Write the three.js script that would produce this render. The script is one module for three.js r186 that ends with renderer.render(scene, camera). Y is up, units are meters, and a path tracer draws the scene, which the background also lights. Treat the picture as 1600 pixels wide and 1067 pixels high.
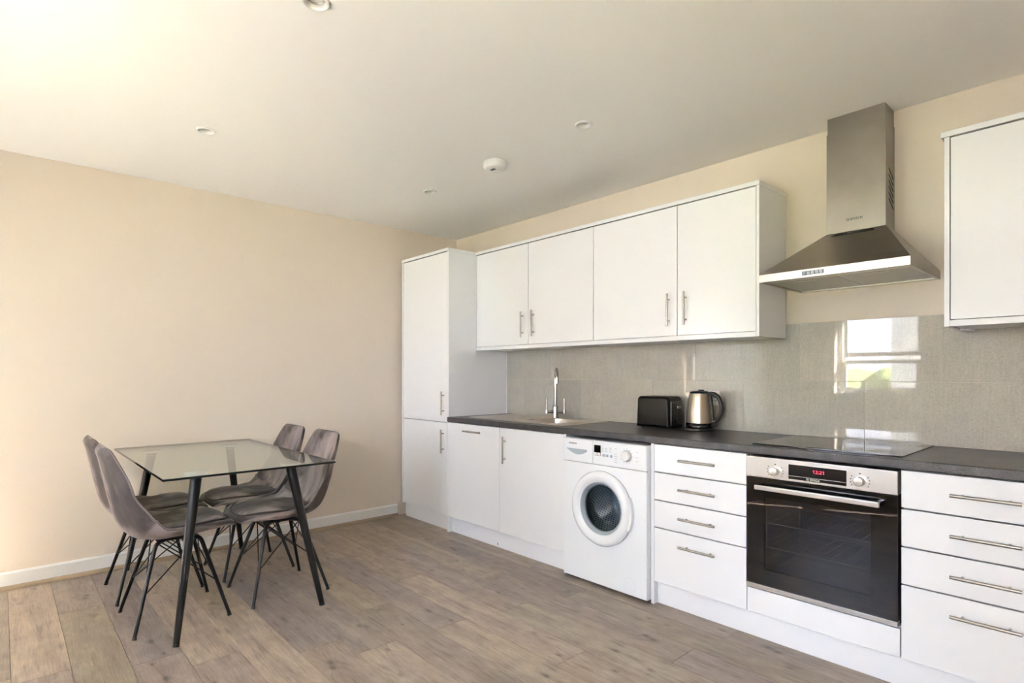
import * as THREE from 'three';
import { RoundedBoxGeometry } from 'three/addons/geometries/RoundedBoxGeometry.js';
import { TextGeometry } from 'three/addons/geometries/TextGeometry.js';
import { FontLoader } from 'three/addons/loaders/FontLoader.js';
import { mergeGeometries, mergeVertices } from 'three/addons/utils/BufferGeometryUtils.js';

// ------------------------------------------------------------------ camera, sky, sun, exposure
const scene = new THREE.Scene();
const W = 1600, H = 1067, F = 882, PX = 809.5, HY = 586;           // focal length and lens shift in pixels of the photograph
const camera = new THREE.PerspectiveCamera(2 * Math.atan(H / 2 / F) * 180 / Math.PI, W / H, 0.05, 200);
camera.position.set(4.2612, 1.1986, 3.1329);
camera.rotation.set(0, 0.8281, 0);
camera.setViewOffset(W, H, W / 2 - PX, H / 2 - HY, W, H);
scene.add(camera);

{ // hazy daylight sky: white near the horizon, pale blue overhead
  const w = 32, h = 32, a = new Float32Array(w * h * 4);
  for (let j = 0; j < h; j++) {
    const up = Math.max(0, Math.sin(((j + 0.5) / h - 0.5) * Math.PI)), t = Math.pow(up, 0.6);
    for (let i = 0; i < w; i++) a.set([0.94 - 0.36 * t, 0.97 - 0.2 * t, 1.1 + 0.02 * t, 1], (j * w + i) * 4);
  }
  const tex = new THREE.DataTexture(a, w, h, THREE.RGBAFormat, THREE.FloatType);
  tex.mapping = THREE.EquirectangularReflectionMapping; tex.magFilter = THREE.LinearFilter; tex.needsUpdate = true;
  scene.background = tex; scene.backgroundIntensity = 12;
}
const sun = new THREE.DirectionalLight(new THREE.Color(1.0, 0.95, 0.89), 300);
{ const az = 67 * Math.PI / 180, el = 36 * Math.PI / 180;
  sun.position.set(2 + 20 * Math.sin(az) * Math.cos(el), 20 * Math.sin(el), 4 + 20 * Math.cos(az) * Math.cos(el)); sun.target.position.set(2, 0, 4); }
sun.castShadow = true; sun.shadow.mapSize.set(2048, 2048);
Object.assign(sun.shadow.camera, { left: -12, right: 12, top: 12, bottom: -12, near: 0.5, far: 60 });
scene.add(sun, sun.target);

const renderer = new THREE.WebGLRenderer({ antialias: true });
renderer.toneMapping = THREE.LinearToneMapping;
renderer.toneMappingExposure = 2.7;
renderer.shadowMap.enabled = true;

// ------------------------------------------------------------------ helpers
let seed = 12345;
const rnd = () => { seed = (seed * 1664525 + 1013904223) >>> 0; return seed / 4294967296; };
const srgb = (r, g, b) => new THREE.Color().setRGB(r / 255, g / 255, b / 255, THREE.SRGBColorSpace);
const used = {};
function numbered(n) { if (!(n in used)) { used[n] = 0; return n; } used[n]++; return n + '_' + String(used[n]).padStart(3, '0'); }
function mesh(name, geo, mat, parent) {
  const g = Array.isArray(geo) ? merge(geo) : geo;
  const m = new THREE.Mesh(g, mat); m.castShadow = m.receiveShadow = true;
  m.name = parent ? name : numbered(name); (parent || scene).add(m); return m;
}
function merge(list) { return mergeGeometries(list.map((g) => { const n = g.index ? g.toNonIndexed() : g.clone(); for (const k of Object.keys(n.attributes)) if (!['position', 'normal', 'uv'].includes(k)) n.deleteAttribute(k); return n; })); }
function tag(o, label, category, group) { o.userData.label = label; o.userData.category = category; if (group) o.userData.group = group; return o; }
function thing(name, label, category, pos = [0, 0, 0], group) { const g = new THREE.Group(); g.name = numbered(name); g.position.set(...pos); scene.add(g); return tag(g, label, category, group); }
function structure(name, pos = [0, 0, 0]) { const g = new THREE.Group(); g.name = name; g.position.set(...pos); scene.add(g); g.userData.kind = 'structure'; return g; }
// box from min/max corners; r = edge rounding; uv in metres
function bx(x0, x1, y0, y1, z0, z1, r = 0) {
  const w = x1 - x0, h = y1 - y0, d = z1 - z0;
  const g = r > 0 ? new RoundedBoxGeometry(w, h, d, 2, Math.min(r, w / 2.01, h / 2.01, d / 2.01)) : new THREE.BoxGeometry(w, h, d);
  g.translate((x0 + x1) / 2, (y0 + y1) / 2, (z0 + z1) / 2); return metreUV(g);
}
function metreUV(g) {
  const p = g.attributes.position, n = g.attributes.normal, uv = new Float32Array(p.count * 2);
  for (let i = 0; i < p.count; i++) {
    const ax = Math.abs(n.getX(i)), ay = Math.abs(n.getY(i)), az = Math.abs(n.getZ(i));
    if (az >= ax && az >= ay) { uv[2 * i] = p.getX(i); uv[2 * i + 1] = p.getY(i); }
    else if (ax >= ay) { uv[2 * i] = p.getZ(i); uv[2 * i + 1] = p.getY(i); }
    else { uv[2 * i] = p.getX(i); uv[2 * i + 1] = p.getZ(i); }
  }
  g.setAttribute('uv', new THREE.BufferAttribute(uv, 2)); return g;
}
const V = (x, y, z) => new THREE.Vector3(x, y, z);
function rod(a, b, r0, r1 = r0, seg = 12) { // straight tapered bar from a (radius r0) to b (radius r1)
  const d = b.clone().sub(a), g = new THREE.CylinderGeometry(r1, r0, d.length(), seg);
  g.applyQuaternion(new THREE.Quaternion().setFromUnitVectors(V(0, 1, 0), d.clone().normalize()));
  const c = a.clone().add(b).multiplyScalar(0.5); g.translate(c.x, c.y, c.z); return g;
}
function tube(pts, r, seg = 24, rs = 10) { return new THREE.TubeGeometry(new THREE.CatmullRomCurve3(pts, false, 'centripetal'), seg, r, rs, false); }
function lathe(pts, seg = 48) { return new THREE.LatheGeometry(pts.map(([r, y]) => new THREE.Vector2(r, y)), seg); }
function rotX(g, a) { g.rotateX(a); return g; }
function at(g, x, y, z) { g.translate(x, y, z); return g; }
function rectShape(x0, x1, y0, y1) { const s = new THREE.Shape(); s.moveTo(x0, y0); s.lineTo(x1, y0); s.lineTo(x1, y1); s.lineTo(x0, y1); s.closePath(); return s; }

// value noise
const PERM = new Uint8Array(512); { const p = [...Array(256).keys()]; for (let i = 255; i > 0; i--) { const j = Math.floor(rnd() * (i + 1)); [p[i], p[j]] = [p[j], p[i]]; } for (let i = 0; i < 512; i++) PERM[i] = p[i & 255]; }
function vn(x, y) {
  const xi = Math.floor(x), yi = Math.floor(y), fx = x - xi, fy = y - yi, u = fx * fx * (3 - 2 * fx), v = fy * fy * (3 - 2 * fy);
  const h = (a, b) => PERM[(PERM[a & 255] + b) & 255] / 255;
  const a = h(xi, yi), b = h(xi + 1, yi), c = h(xi, yi + 1), d = h(xi + 1, yi + 1);
  return a + (b - a) * u + (c - a) * v + (a - b - c + d) * u * v;
}
const fbm = (x, y, o = 4) => { let s = 0, a = 0.5, t = 0; for (let i = 0; i < o; i++) { s += a * vn(x, y); t += a; x = x * 2.03 + 17.1; y = y * 2.03 + 9.7; a *= 0.5; } return s / t; };
function dataTex(w, h, fn, colour = true) {
  const a = new Uint8Array(w * h * 4);
  for (let j = 0; j < h; j++) for (let i = 0; i < w; i++) { const c = fn(i, j), k = (j * w + i) * 4; a[k] = Math.max(0, Math.min(255, c[0])); a[k + 1] = Math.max(0, Math.min(255, c[1])); a[k + 2] = Math.max(0, Math.min(255, c[2])); a[k + 3] = 255; }
  const t = new THREE.DataTexture(a, w, h, THREE.RGBAFormat); if (colour) t.colorSpace = THREE.SRGBColorSpace;
  t.wrapS = t.wrapT = THREE.RepeatWrapping; t.magFilter = THREE.LinearFilter; t.minFilter = THREE.LinearMipmapLinearFilter; t.generateMipmaps = true; t.needsUpdate = true; return t;
}
function canvasTex(w, h, draw) { const c = document.createElement('canvas'); c.width = w; c.height = h; draw(c.getContext('2d'), w, h); const t = new THREE.CanvasTexture(c); t.colorSpace = THREE.SRGBColorSpace; return t; }
const font = await new FontLoader().loadAsync('fonts/droid/droid_sans_bold.typeface.json');
function lettering(text, size, depth = 0.0006) { const g = new TextGeometry(text, { font, size, depth, curveSegments: 4, bevelEnabled: false }); g.computeBoundingBox(); g.translate(-g.boundingBox.min.x, 0, 0); return g; }
function emblem(r) { // ring with an armature, as printed beside the maker's lettering
  return [new THREE.TorusGeometry(r, r * 0.12, 6, 28), at(new THREE.BoxGeometry(r * 0.22, r * 1.1, 0.0006), -r * 0.36, 0, 0), at(new THREE.BoxGeometry(r * 0.22, r * 1.1, 0.0006), r * 0.36, 0, 0), new THREE.BoxGeometry(r * 0.8, r * 0.22, 0.0006)];
}

// ------------------------------------------------------------------ materials
const S = (o) => new THREE.MeshStandardMaterial(o), P = (o) => new THREE.MeshPhysicalMaterial(o);
const rep = (t, u, v = u) => { const c = t.clone(); c.repeat.set(u, v); c.needsUpdate = true; return c; };
const plasterBump = dataTex(256, 256, (i, j) => { const n = 128 + 70 * (vn(i / 3, j / 3) - 0.5) + 60 * (vn(i / 16, j / 16) - 0.5); return [n, n, n]; }, false);
const mat = {};
mat.wall = S({ color: srgb(226, 213, 197), roughness: 0.85, bumpMap: rep(plasterBump, 3), bumpScale: 0.0006 });
mat.ceiling = S({ color: srgb(246, 243, 238), roughness: 0.9, bumpMap: rep(plasterBump, 3), bumpScale: 0.0005 });
mat.skirting = S({ color: srgb(236, 234, 230), roughness: 0.4 });
mat.gloss = P({ color: srgb(243, 243, 244), roughness: 0.16, clearcoat: 0.6, clearcoatRoughness: 0.05 });
mat.carcass = S({ color: srgb(228, 228, 230), roughness: 0.35 });
mat.plinth = S({ color: srgb(243, 243, 245), roughness: 0.22 });
mat.dark = S({ color: srgb(18, 18, 20), roughness: 0.6 });
mat.steel = S({ color: new THREE.Color(0.58, 0.55, 0.51), metalness: 1, roughness: 0.28 });
const brushed = dataTex(256, 256, (i, j) => { const n = 128 + 120 * (vn(i / 90, j * 1.3) - 0.5) + 40 * (vn(i / 9, j * 2.9) - 0.5); return [n, n, n]; }, false);
const smear = dataTex(256, 256, (i, j) => { const n = 214 + 44 * (fbm(i / 50, j / 50, 4) - 0.5); return [n, n, n * 0.99]; });
mat.hood = P({ color: new THREE.Color(0.44, 0.405, 0.365), metalness: 1, roughness: 0.34, map: (() => { const t = rep(smear, 0.9); t.offset.set(-2.7, -1.4); return t; })(), bumpMap: rep(brushed, 4), bumpScale: 0.00005 });
mat.ovenSteel = P({ color: new THREE.Color(0.66, 0.64, 0.61), metalness: 1, roughness: 0.3, bumpMap: rep(brushed, 5), bumpScale: 0.00006 });
mat.sink = S({ color: new THREE.Color(0.56, 0.52, 0.47), metalness: 1, roughness: 0.3, bumpMap: rep(brushed, 5), bumpScale: 0.00008 });
mat.kettle = P({ color: new THREE.Color(0.46, 0.41, 0.355), metalness: 1, roughness: 0.3, bumpMap: rep(brushed, 2, 6), bumpScale: 0.00006 });
mat.chrome = S({ color: new THREE.Color(0.5, 0.5, 0.5), metalness: 1, roughness: 0.06 });
mat.handle = S({ color: new THREE.Color(0.40, 0.375, 0.345), metalness: 1, roughness: 0.3 });
mat.blackGloss = P({ color: srgb(12, 12, 14), roughness: 0.12, clearcoat: 0.5, clearcoatRoughness: 0.05 });
mat.blackPlastic = S({ color: srgb(20, 20, 22), roughness: 0.32 });
mat.toaster = P({ color: srgb(10, 10, 12), roughness: 0.26, ior: 1.3 });
mat.hob = P({ color: srgb(10, 10, 11), roughness: 0.04, ior: 1.55 });
mat.blackLeg = P({ color: srgb(7, 7, 9), roughness: 0.3, ior: 1.4 });
mat.wmWhite = P({ color: srgb(240, 242, 244), roughness: 0.22, clearcoat: 0.3, clearcoatRoughness: 0.1 });
mat.wmGrey = S({ color: srgb(164, 174, 182), roughness: 0.35 });
mat.printGrey = S({ color: srgb(120, 124, 130), roughness: 0.5 });
mat.printDark = S({ color: srgb(52, 52, 56), roughness: 0.5 });
mat.whitePlastic = S({ color: srgb(234, 232, 228), roughness: 0.35 });
mat.glass = P({ color: 0xffffff, roughness: 0.0, transmission: 1, thickness: 0, ior: 1.5 });
mat.tableGlass = P({ color: srgb(242, 249, 245), roughness: 0.0, transmission: 1, thickness: 0, ior: 1.52 });
mat.glassEdge = P({ color: srgb(12, 24, 22), roughness: 0.08 });
mat.clearDisc = P({ color: srgb(236, 241, 239), roughness: 0.15, clearcoat: 1, clearcoatRoughness: 0.03 });
mat.ovenGlass = P({ color: srgb(176, 180, 190), roughness: 0.02, transmission: 1, thickness: 0, ior: 1.6 });
mat.ovenCavity = S({ color: srgb(128, 131, 140), roughness: 0.45 });
mat.rack = S({ color: srgb(226, 224, 218), metalness: 0.45, roughness: 0.25 });
mat.grout = S({ color: srgb(196, 190, 178), roughness: 0.9 });
mat.beading = S({ color: srgb(158, 140, 116), roughness: 0.5 });

// dark speckled laminate worktop
const stone = dataTex(512, 512, (i, j) => {
  const a = fbm(i / 42, j / 42, 4), b = vn(i / 1.7, j / 1.7), c = vn(i / 4.1 + 50, j / 4.1);
  const t = 70 + 34 * (a - 0.5) + 34 * (b - 0.5) + 26 * (c - 0.5) + (b > 0.9 ? 22 : 0); return [t, t, t * 1.03];
});
mat.worktop = P({ color: srgb(232, 230, 230), map: rep(stone, 2.2), roughness: 0.34, clearcoat: 0.15, clearcoatRoughness: 0.25 });
// polished speckled porcelain tile
const tileTex = dataTex(512, 512, (i, j) => {
  const a = fbm(i / 60, j / 60, 4), b = vn(i / 2.2, j / 2.2), c = vn(i / 5 + 80, j / 5), v = vn(i / 2.5, j / 60 + 30);
  const t = 186 + 10 * (a - 0.5) + 14 * (b - 0.5) + 10 * (c - 0.5) + 8 * (v - 0.5) - (b < 0.12 ? 8 : 0); return [t, t * 0.972, t * 0.915];
});
mat.tiles = [0, 1, 2].map((k) => { const t = rep(tileTex, 1.6); t.offset.set(k * 0.37, k * 0.21); return P({ map: t, color: srgb(...[[250, 250, 250], [244, 245, 246], [253, 252, 250]][k]), roughness: 0.025, ior: 1.42 }); });

// oak planks: nine boards in one sheet, each board its own figure, knots and streaks
const NB = 9;
const oak = (() => {
  const w = 1536, h = 1152, bh = h / NB, knots = [];
  for (let b = 0; b < NB; b++) { const L = []; const n = 2 + Math.floor(rnd() * 3); for (let k = 0; k < n; k++) L.push([rnd() * w, (0.12 + 0.76 * rnd()) * bh, 5 + rnd() * 9, 0.5 + rnd() * 0.6]); knots.push(L); }
  const tone = Array.from({ length: NB }, () => 0.94 + 0.11 * rnd()), warm = Array.from({ length: NB }, () => 0.96 + 0.08 * rnd());
  return dataTex(w, h, (i, j) => {
    const b = Math.min(NB - 1, Math.floor(j / bh)), y = j - b * bh;
    let yy = y, dk = 0;
    for (const [kx, ky, kr, ks] of knots[b]) {
      const dx = (i - kx) / 3.2, dy = y - ky, q = (dx * dx + dy * dy) / (kr * kr);
      yy += dy * 1.4 * Math.exp(-q / 3); dk += ks * Math.exp(-q * 2.2) * (0.6 + 0.8 * vn(i / 7, j / 3));
    }
    const o = b * 37.3, warp = 10 * (fbm(i / 330 + o, y / 60 + o, 3) - 0.5);
    const broad = fbm(i / 420 + o, (yy + warp) / 26 + o, 3), fine = vn(i / 90 + o, (yy + warp) / 2.1), pore = vn(i / 26 + o, y * 1.1);
    const streak = Math.max(0, fbm(i / 160 + o * 2, (yy + warp) / 9 + o, 3) - 0.6) * 2.2;
    const patch = fbm(i / 70 + o, y / 40 + o, 3);
    let t = tone[b] * (1 + 0.22 * (broad - 0.5) + 0.13 * (fine - 0.5) + 0.13 * (pore - 0.5) + 0.16 * (patch - 0.5) - 0.3 * streak) - 0.36 * dk;
    t = Math.max(0.3, t);
    return [156 * t, 142 * t * (0.985 + 0.02 * broad), 127 * t / warm[b]];
  });
})();
mat.oak = [0, 1, 2].map((k) => P({ map: oak, color: srgb(...[[246, 244, 242], [236, 236, 236], [252, 248, 244]][k]), roughness: 0.42, clearcoat: 0.12, clearcoatRoughness: 0.3 }));
// velvet: brushed nap patches
const nap = dataTex(512, 512, (i, j) => {
  const wob = 26 * (fbm(i / 90, j / 90, 3) - 0.5);
  const a = fbm((i + wob) / 55, (j + wob * 2) / 95, 4), b = fbm(i / 17 + 40, (j + wob) / 52, 3), f = vn(i / 1.2, j / 1.2);
  const k = Math.max(0, Math.min(1, (a - 0.36) * 3.4)), t = 95 + 72 * (k - 0.4) + 38 * (b - 0.5) + 10 * (f - 0.5); return [t * 1.04, t * 0.95, t * 0.925];
});
mat.velvet = P({ map: rep(nap, 1.0), roughness: 0.9, sheen: 0.9, sheenRoughness: 0.4, sheenColor: srgb(170, 160, 164) });
mat.seam = S({ color: srgb(62, 55, 53), roughness: 0.9 });

// ------------------------------------------------------------------ room shell
const CEIL = 2.453, ZB = 4.1, XR = 6.4, TH = 0.3;      // ceiling height, wall behind the camera, right wall, wall thickness
const HW = 0.8797, TW = 0.0372;                        // worktop height, thickness

const floor = structure('floor');
mesh('subfloor', bx(-0.3, XR + 0.3, -0.16, -0.0125, -0.3, ZB + TH), mat.dark, floor);
{ // planks run along x, 184 mm wide
  const pitch = 0.1842, L = 1.29, gap = 0.0016, known = { 14: 3.008, 13: 2.196, 12: 2.96, 11: 2.10, 10: 1.36, 9: 2.04, 8: 1.61, 7: 0.72, 6: 1.83, 5: 1.12, 4: 0.35, 3: 1.475, 2: 0.625, 1: 1.332 };
  for (let k = -5; k <= 17; k++) {
    const z1 = Math.min(ZB, 3.101 - (k - 1) * pitch), z0 = Math.max(0, z1 - pitch);
    const zt = 3.101 - (k - 1) * pitch; if (zt <= 0.001 || zt - pitch >= ZB) continue;
    let x = (known[k] ?? rnd() * L); while (x > 0) x -= L;
    for (; x < XR; x += L) {
      const a = Math.max(0, x), b = Math.min(XR, x + L); if (b - a < 0.02) continue;
      const g = new THREE.BoxGeometry(b - a - gap, 0.012, z1 - z0 - gap), p = g.attributes.position, uv = g.attributes.uv;
      const board = Math.floor(rnd() * NB), flip = rnd() < 0.5, mid = (z0 + z1) / 2;
      g.translate((a + b) / 2, -0.006, mid);
      for (let i = 0; i < p.count; i++) {
        let u = (p.getX(i) - x) / L, v = (p.getZ(i) - (zt - pitch)) / pitch; if (flip) { u = 1 - u; v = 1 - v; }
        uv.setXY(i, 0.01 + 0.98 * u, (board + 0.03 + 0.94 * v) / NB);
      }
      mesh('plank', g, mat.oak[Math.floor(rnd() * 3)], floor);
    }
  }
}

{ // ceiling with round openings for the downlights
  const s = rectShape(-0.3, XR + 0.3, -(ZB + TH), 0.3);
  for (const [x, z] of [[2.405, 2.35], [1.049, 2.354], [2.404, 0.982], [1.015, 0.969]]) { const h = new THREE.Path(); h.absarc(x, -z, 0.036, 0, Math.PI * 2, true); s.holes.push(h); }
  const g = new THREE.ExtrudeGeometry(s, { depth: 0.02, bevelEnabled: false, curveSegments: 32 }); rotX(g, -Math.PI / 2); g.translate(0, CEIL, 0);
  const c = structure('ceiling'); mesh('plasterboard', metreUV(g), mat.ceiling, c);
  mesh('roof_slab', bx(-0.3, XR + 0.3, CEIL + 0.12, CEIL + 0.2, -0.3, ZB + TH), mat.dark, c);
}
const wallLeft = mesh('wall_left', bx(-TH, 0, -0.05, CEIL + 0.12, -0.3, ZB + TH), mat.wall); wallLeft.userData.kind = 'structure';
const wallRight = mesh('wall_right', bx(XR, XR + TH, -0.05, CEIL + 0.12, -0.3, ZB + TH), mat.wall); wallRight.userData.kind = 'structure';

const wallBack = structure('wall_back');
mesh('plaster', bx(0, XR, -0.05, CEIL + 0.12, -TH, 0), mat.wall, wallBack);
{ // two courses of large tiles in half bond, joints recessed
  const x0 = 0.7277, x1 = 4.19, yb = HW, ym = 1.1672, yt = 1.472, j = 0.0022, pw = 0.6075;
  mesh('grout', bx(x0, x1, yb, yt - 0.002, 0, 0.0185), mat.grout, wallBack);
  mesh('edge_trim', bx(x0 + 0.0005, x0 + 0.008, yb + 0.001, 1.391, 0.0195, 0.0235, 0.001), mat.skirting, wallBack);
  let n = 0;
  for (const [a, b, first] of [[yb, ym, 3.374], [ym, yt, 3.678]]) {
    let x = first; while (x > x0) x -= pw;
    for (; x < x1; x += pw) { const l = Math.max(x0, x), r = Math.min(x1, x + pw); if (r - l < 0.02) continue; mesh('tile', bx(l + j / 2, r - j / 2, a + j / 2, b - j / 2, 0.004, 0.02, 0.0012), mat.tiles[n++ % 3], wallBack); }
  }
}

// wall behind the camera with two window openings
const WIN = [{ x0: 0.2, x1: 1.05, y0: 0.1, y1: 2.12 }, { x0: 1.90, x1: 2.77, y0: 0.97, y1: 2.12 }, { x0: 3.72, x1: 4.45, y0: 0.5, y1: 2.12 }];
{
  const t = CEIL + 0.12, z0 = ZB, z1 = ZB + TH, list = []; let x = 0;
  for (const w of WIN) { list.push(bx(x, w.x0, -0.05, t, z0, z1), bx(w.x0, w.x1, -0.05, w.y0, z0, z1), bx(w.x0, w.x1, w.y1, t, z0, z1)); x = w.x1; }
  list.push(bx(x, XR, -0.05, t, z0, z1));
  const wf = mesh('wall_front', list, mat.wall);
  wf.userData.kind = 'structure';
}
WIN.forEach((w, i) => { // white sash windows set in deep reveals
  const g = structure('window_' + (i + 1)), f = 0.055, zi = ZB + 0.1, zo = ZB + 0.2, ym = 1.43;
  mesh('frame', [bx(w.x0, w.x0 + f, w.y0, w.y1, zi, zo, 0.004), bx(w.x1 - f, w.x1, w.y0, w.y1, zi, zo, 0.004), bx(w.x0 + f, w.x1 - f, w.y1 - f, w.y1, zi, zo, 0.004), bx(w.x0 + f, w.x1 - f, w.y0, w.y0 + 0.04, zi, zo, 0.004)], mat.skirting, g);
  const up = [w.x0 + f, w.x1 - f, ym - 0.02, w.y1 - f, zo - 0.045], lo = [w.x0 + f, w.x1 - f, w.y0 + 0.04, ym - 0.06, zi + 0.005];
  for (const [x0, x1, y0, y1, z] of [up, lo]) {
    mesh('sash', [bx(x0, x0 + 0.04, y0, y1, z, z + 0.035, 0.004), bx(x1 - 0.04, x1, y0, y1, z, z + 0.035, 0.004), bx(x0 + 0.04, x1 - 0.04, y1 - 0.04, y1, z, z + 0.035, 0.004), bx(x0 + 0.04, x1 - 0.04, y0, y0 + 0.05, z, z + 0.035, 0.004)], mat.skirting, g);
    mesh('pane', bx(x0 + 0.04, x1 - 0.04, y0 + 0.05, y1 - 0.04, z + 0.015, z + 0.019), mat.glass, g);
  }
  mesh('sill', bx(w.x0 + 0.002, w.x1 - 0.002, w.y0, w.y0 + 0.025, ZB - 0.03, zi, 0.006), mat.skirting, g);
});

{ // white net curtain drawn across the window nearest the left wall
  const x0 = 0.1, x1 = 1.16, y0 = 0.03, y1 = 2.2, n = 120, pos = [], uv = [], idx = [];
  for (let j = 0; j <= 12; j++) for (let i = 0; i <= n; i++) { const f = i / n, g = j / 12; pos.push(x0 + (x1 - x0) * f, y0 + (y1 - y0) * g, ZB - 0.075 + (0.022 + 0.012 * (1 - g)) * Math.sin(f * 62 + 1.3 * Math.sin(f * 9)) ); uv.push(f, g); }
  for (let j = 0; j < 12; j++) for (let i = 0; i < n; i++) { const a = j * (n + 1) + i; idx.push(a, a + 1, a + n + 1, a + 1, a + n + 2, a + n + 1); }
  const g = new THREE.BufferGeometry(); g.setAttribute('position', new THREE.Float32BufferAttribute(pos, 3)); g.setAttribute('uv', new THREE.Float32BufferAttribute(uv, 2)); g.setIndex(idx); g.computeVertexNormals();
  const c = thing('net_curtain', 'white net curtain mirrored as soft bright folds in the top drawer front', 'curtain');
  mesh('fabric', g, P({ color: srgb(244, 243, 240), roughness: 1, transmission: 0.24, thickness: 0, side: THREE.DoubleSide }), c);
  mesh('rail', [rod(V(x0 - 0.03, y1 + 0.008, ZB - 0.075), V(x1 + 0.03, y1 + 0.008, ZB - 0.075), 0.01), rod(V(x0, y1 + 0.008, ZB - 0.075), V(x0, y1 + 0.008, ZB), 0.006), rod(V(x1, y1 + 0.008, ZB - 0.075), V(x1, y1 + 0.008, ZB), 0.006)], mat.whitePlastic, c);
}

// skirting with oak beading along the left wall
const base = structure('baseboard_left');
{
  const s = new THREE.Shape(); s.moveTo(0, 0); s.lineTo(0.015, 0); s.lineTo(0.015, 0.088); s.lineTo(0.008, 0.098); s.lineTo(0, 0.098); s.closePath();
  const g = new THREE.ExtrudeGeometry(s, { depth: ZB - 0.64, bevelEnabled: false }); g.translate(0, 0.001, 0.63); mesh('skirting', metreUV(g), mat.skirting, base);
  const q = new THREE.Shape(); q.moveTo(0.015, 0); q.lineTo(0.033, 0); q.quadraticCurveTo(0.030, 0.017, 0.015, 0.022); q.closePath();
  const len = [[0.63, 2.05], [2.052, ZB - 0.002]];
  for (const [a, b] of len) { const e = new THREE.ExtrudeGeometry(q, { depth: b - a, bevelEnabled: false }); e.translate(0, 0.0005, a); mesh('beading', metreUV(e), mat.beading, base); }
}

// ------------------------------------------------------------------ outside, seen only through the windows and in reflections
{
  const g = mesh('ground_outside', bx(-40, 40, -3.3, -3.1, ZB + TH + 0.2, 70), S({ color: srgb(150, 150, 128), roughness: 0.95 })); g.userData.kind = 'structure';
  const leaf = S({ color: srgb(104, 124, 62), roughness: 0.9 }), leaf2 = S({ color: srgb(126, 138, 70), roughness: 0.9 }), bark = S({ color: srgb(92, 78, 64), roughness: 0.95 });
  const crown = (r, sy, s) => { const q = mergeVertices(new THREE.IcosahedronGeometry(r, 5)), p = q.attributes.position; for (let i = 0; i < p.count; i++) { const v = V(p.getX(i), p.getY(i), p.getZ(i)), d = v.clone().normalize(), k = 0.72 + 0.42 * fbm(d.x * 3 + s, d.y * 3 + d.z * 3 + s, 4) + 0.12 * vn(d.x * 13 + s, (d.y + d.z * 1.7) * 13); p.setXYZ(i, v.x * k, v.y * k * sy, v.z * k); } q.computeVertexNormals(); return q; };
  [['small round tree outside the windows, nearest the brick building', 19.5, -0.9, 1.5, leaf], ['broad tree beyond the garden, left of the round tree', 23.6, -3.9, 1.8, leaf2], ['tree at the far left of the garden outside', 21, -8.2, 1.9, leaf], ['tall bushy tree far out to the right of the brick building', 26, 8.6, 2.4, leaf2]].forEach(([lab, z, x, r, m], k) => {
    const t = thing('garden_tree', lab, 'tree', [x, -3.1, z], 'trees outside the windows');
    mesh('trunk', rod(V(0, 0, 0), V(0, 4.4 - r, 0), 0.2, 0.12), bark, t); mesh('crown', at(crown(r * 1.15, 0.9, k * 5.3), 0, 4.35 - r * 0.9, 0), m, t);
  });
  const bt = dataTex(256, 256, (i, j) => { const row = Math.floor(j / 16), x = (i + (row % 2) * 20) % 40, mort = (j % 16) < 2 || x < 2, n = 26 * (vn(Math.floor((i + (row % 2) * 20) / 40) * 3.1, row * 2.7) - 0.5) + 14 * (vn(i / 2, j / 2) - 0.5), t = (mort ? 168 : 196) + n; return [t, t * 0.985, t * 0.97]; });
  const b = thing('brick_building', 'pale painted brick building outside the sash window', 'building', [2.6, -3.1, 13]);
  mesh('wall', bx(-2.1, 2.6, 0, 8.5, -1, 3), S({ map: rep(bt, 0.85), roughness: 0.9 }), b); mesh('coping', bx(-2.2, 2.7, 8.5, 8.65, -1.1, 3.1), mat.grout, b);
}

// ------------------------------------------------------------------ kitchen units
const X1 = 0.7277, X2 = 1.3276, X3 = 1.9269, X4 = 2.5664, X5 = 3.0647, X6 = 3.6642, X7 = 4.1642;
const ZD = 0.612, ZW = 0.622, ZP = 0.578, DB = 0.1201, UT = HW - TW;   // door face, worktop face, plinth face, door bottom, underside of worktop
const G = 0.0019;                                                       // half the gap between fronts
const front = (x0, x1, y0, y1, z, t = 0.018) => bx(x0 + G, x1 - G, y0 + G, y1 - G, z - t, z, 0.0018);
function barHandle(parent, x, y, z, len, vertical) { // T-bar: bar on two posts
  const h = len / 2, p = len * 0.33, o = 0.028;
  const g = vertical ? [rod(V(0, -h, o), V(0, h, o), 0.0062), rod(V(0, -p, 0), V(0, -p, o), 0.0042), rod(V(0, p, 0), V(0, p, o), 0.0042)]
    : [rod(V(-h, 0, o), V(h, 0, o), 0.0062), rod(V(-p, 0, 0), V(-p, 0, o), 0.0042), rod(V(p, 0, 0), V(p, 0, o), 0.0042)];
  const m = mesh('handle', g.map((q) => at(q, x, y, z)), mat.handle, parent); m.userData.label = 'brushed steel bar handle'; return m;
}

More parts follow.
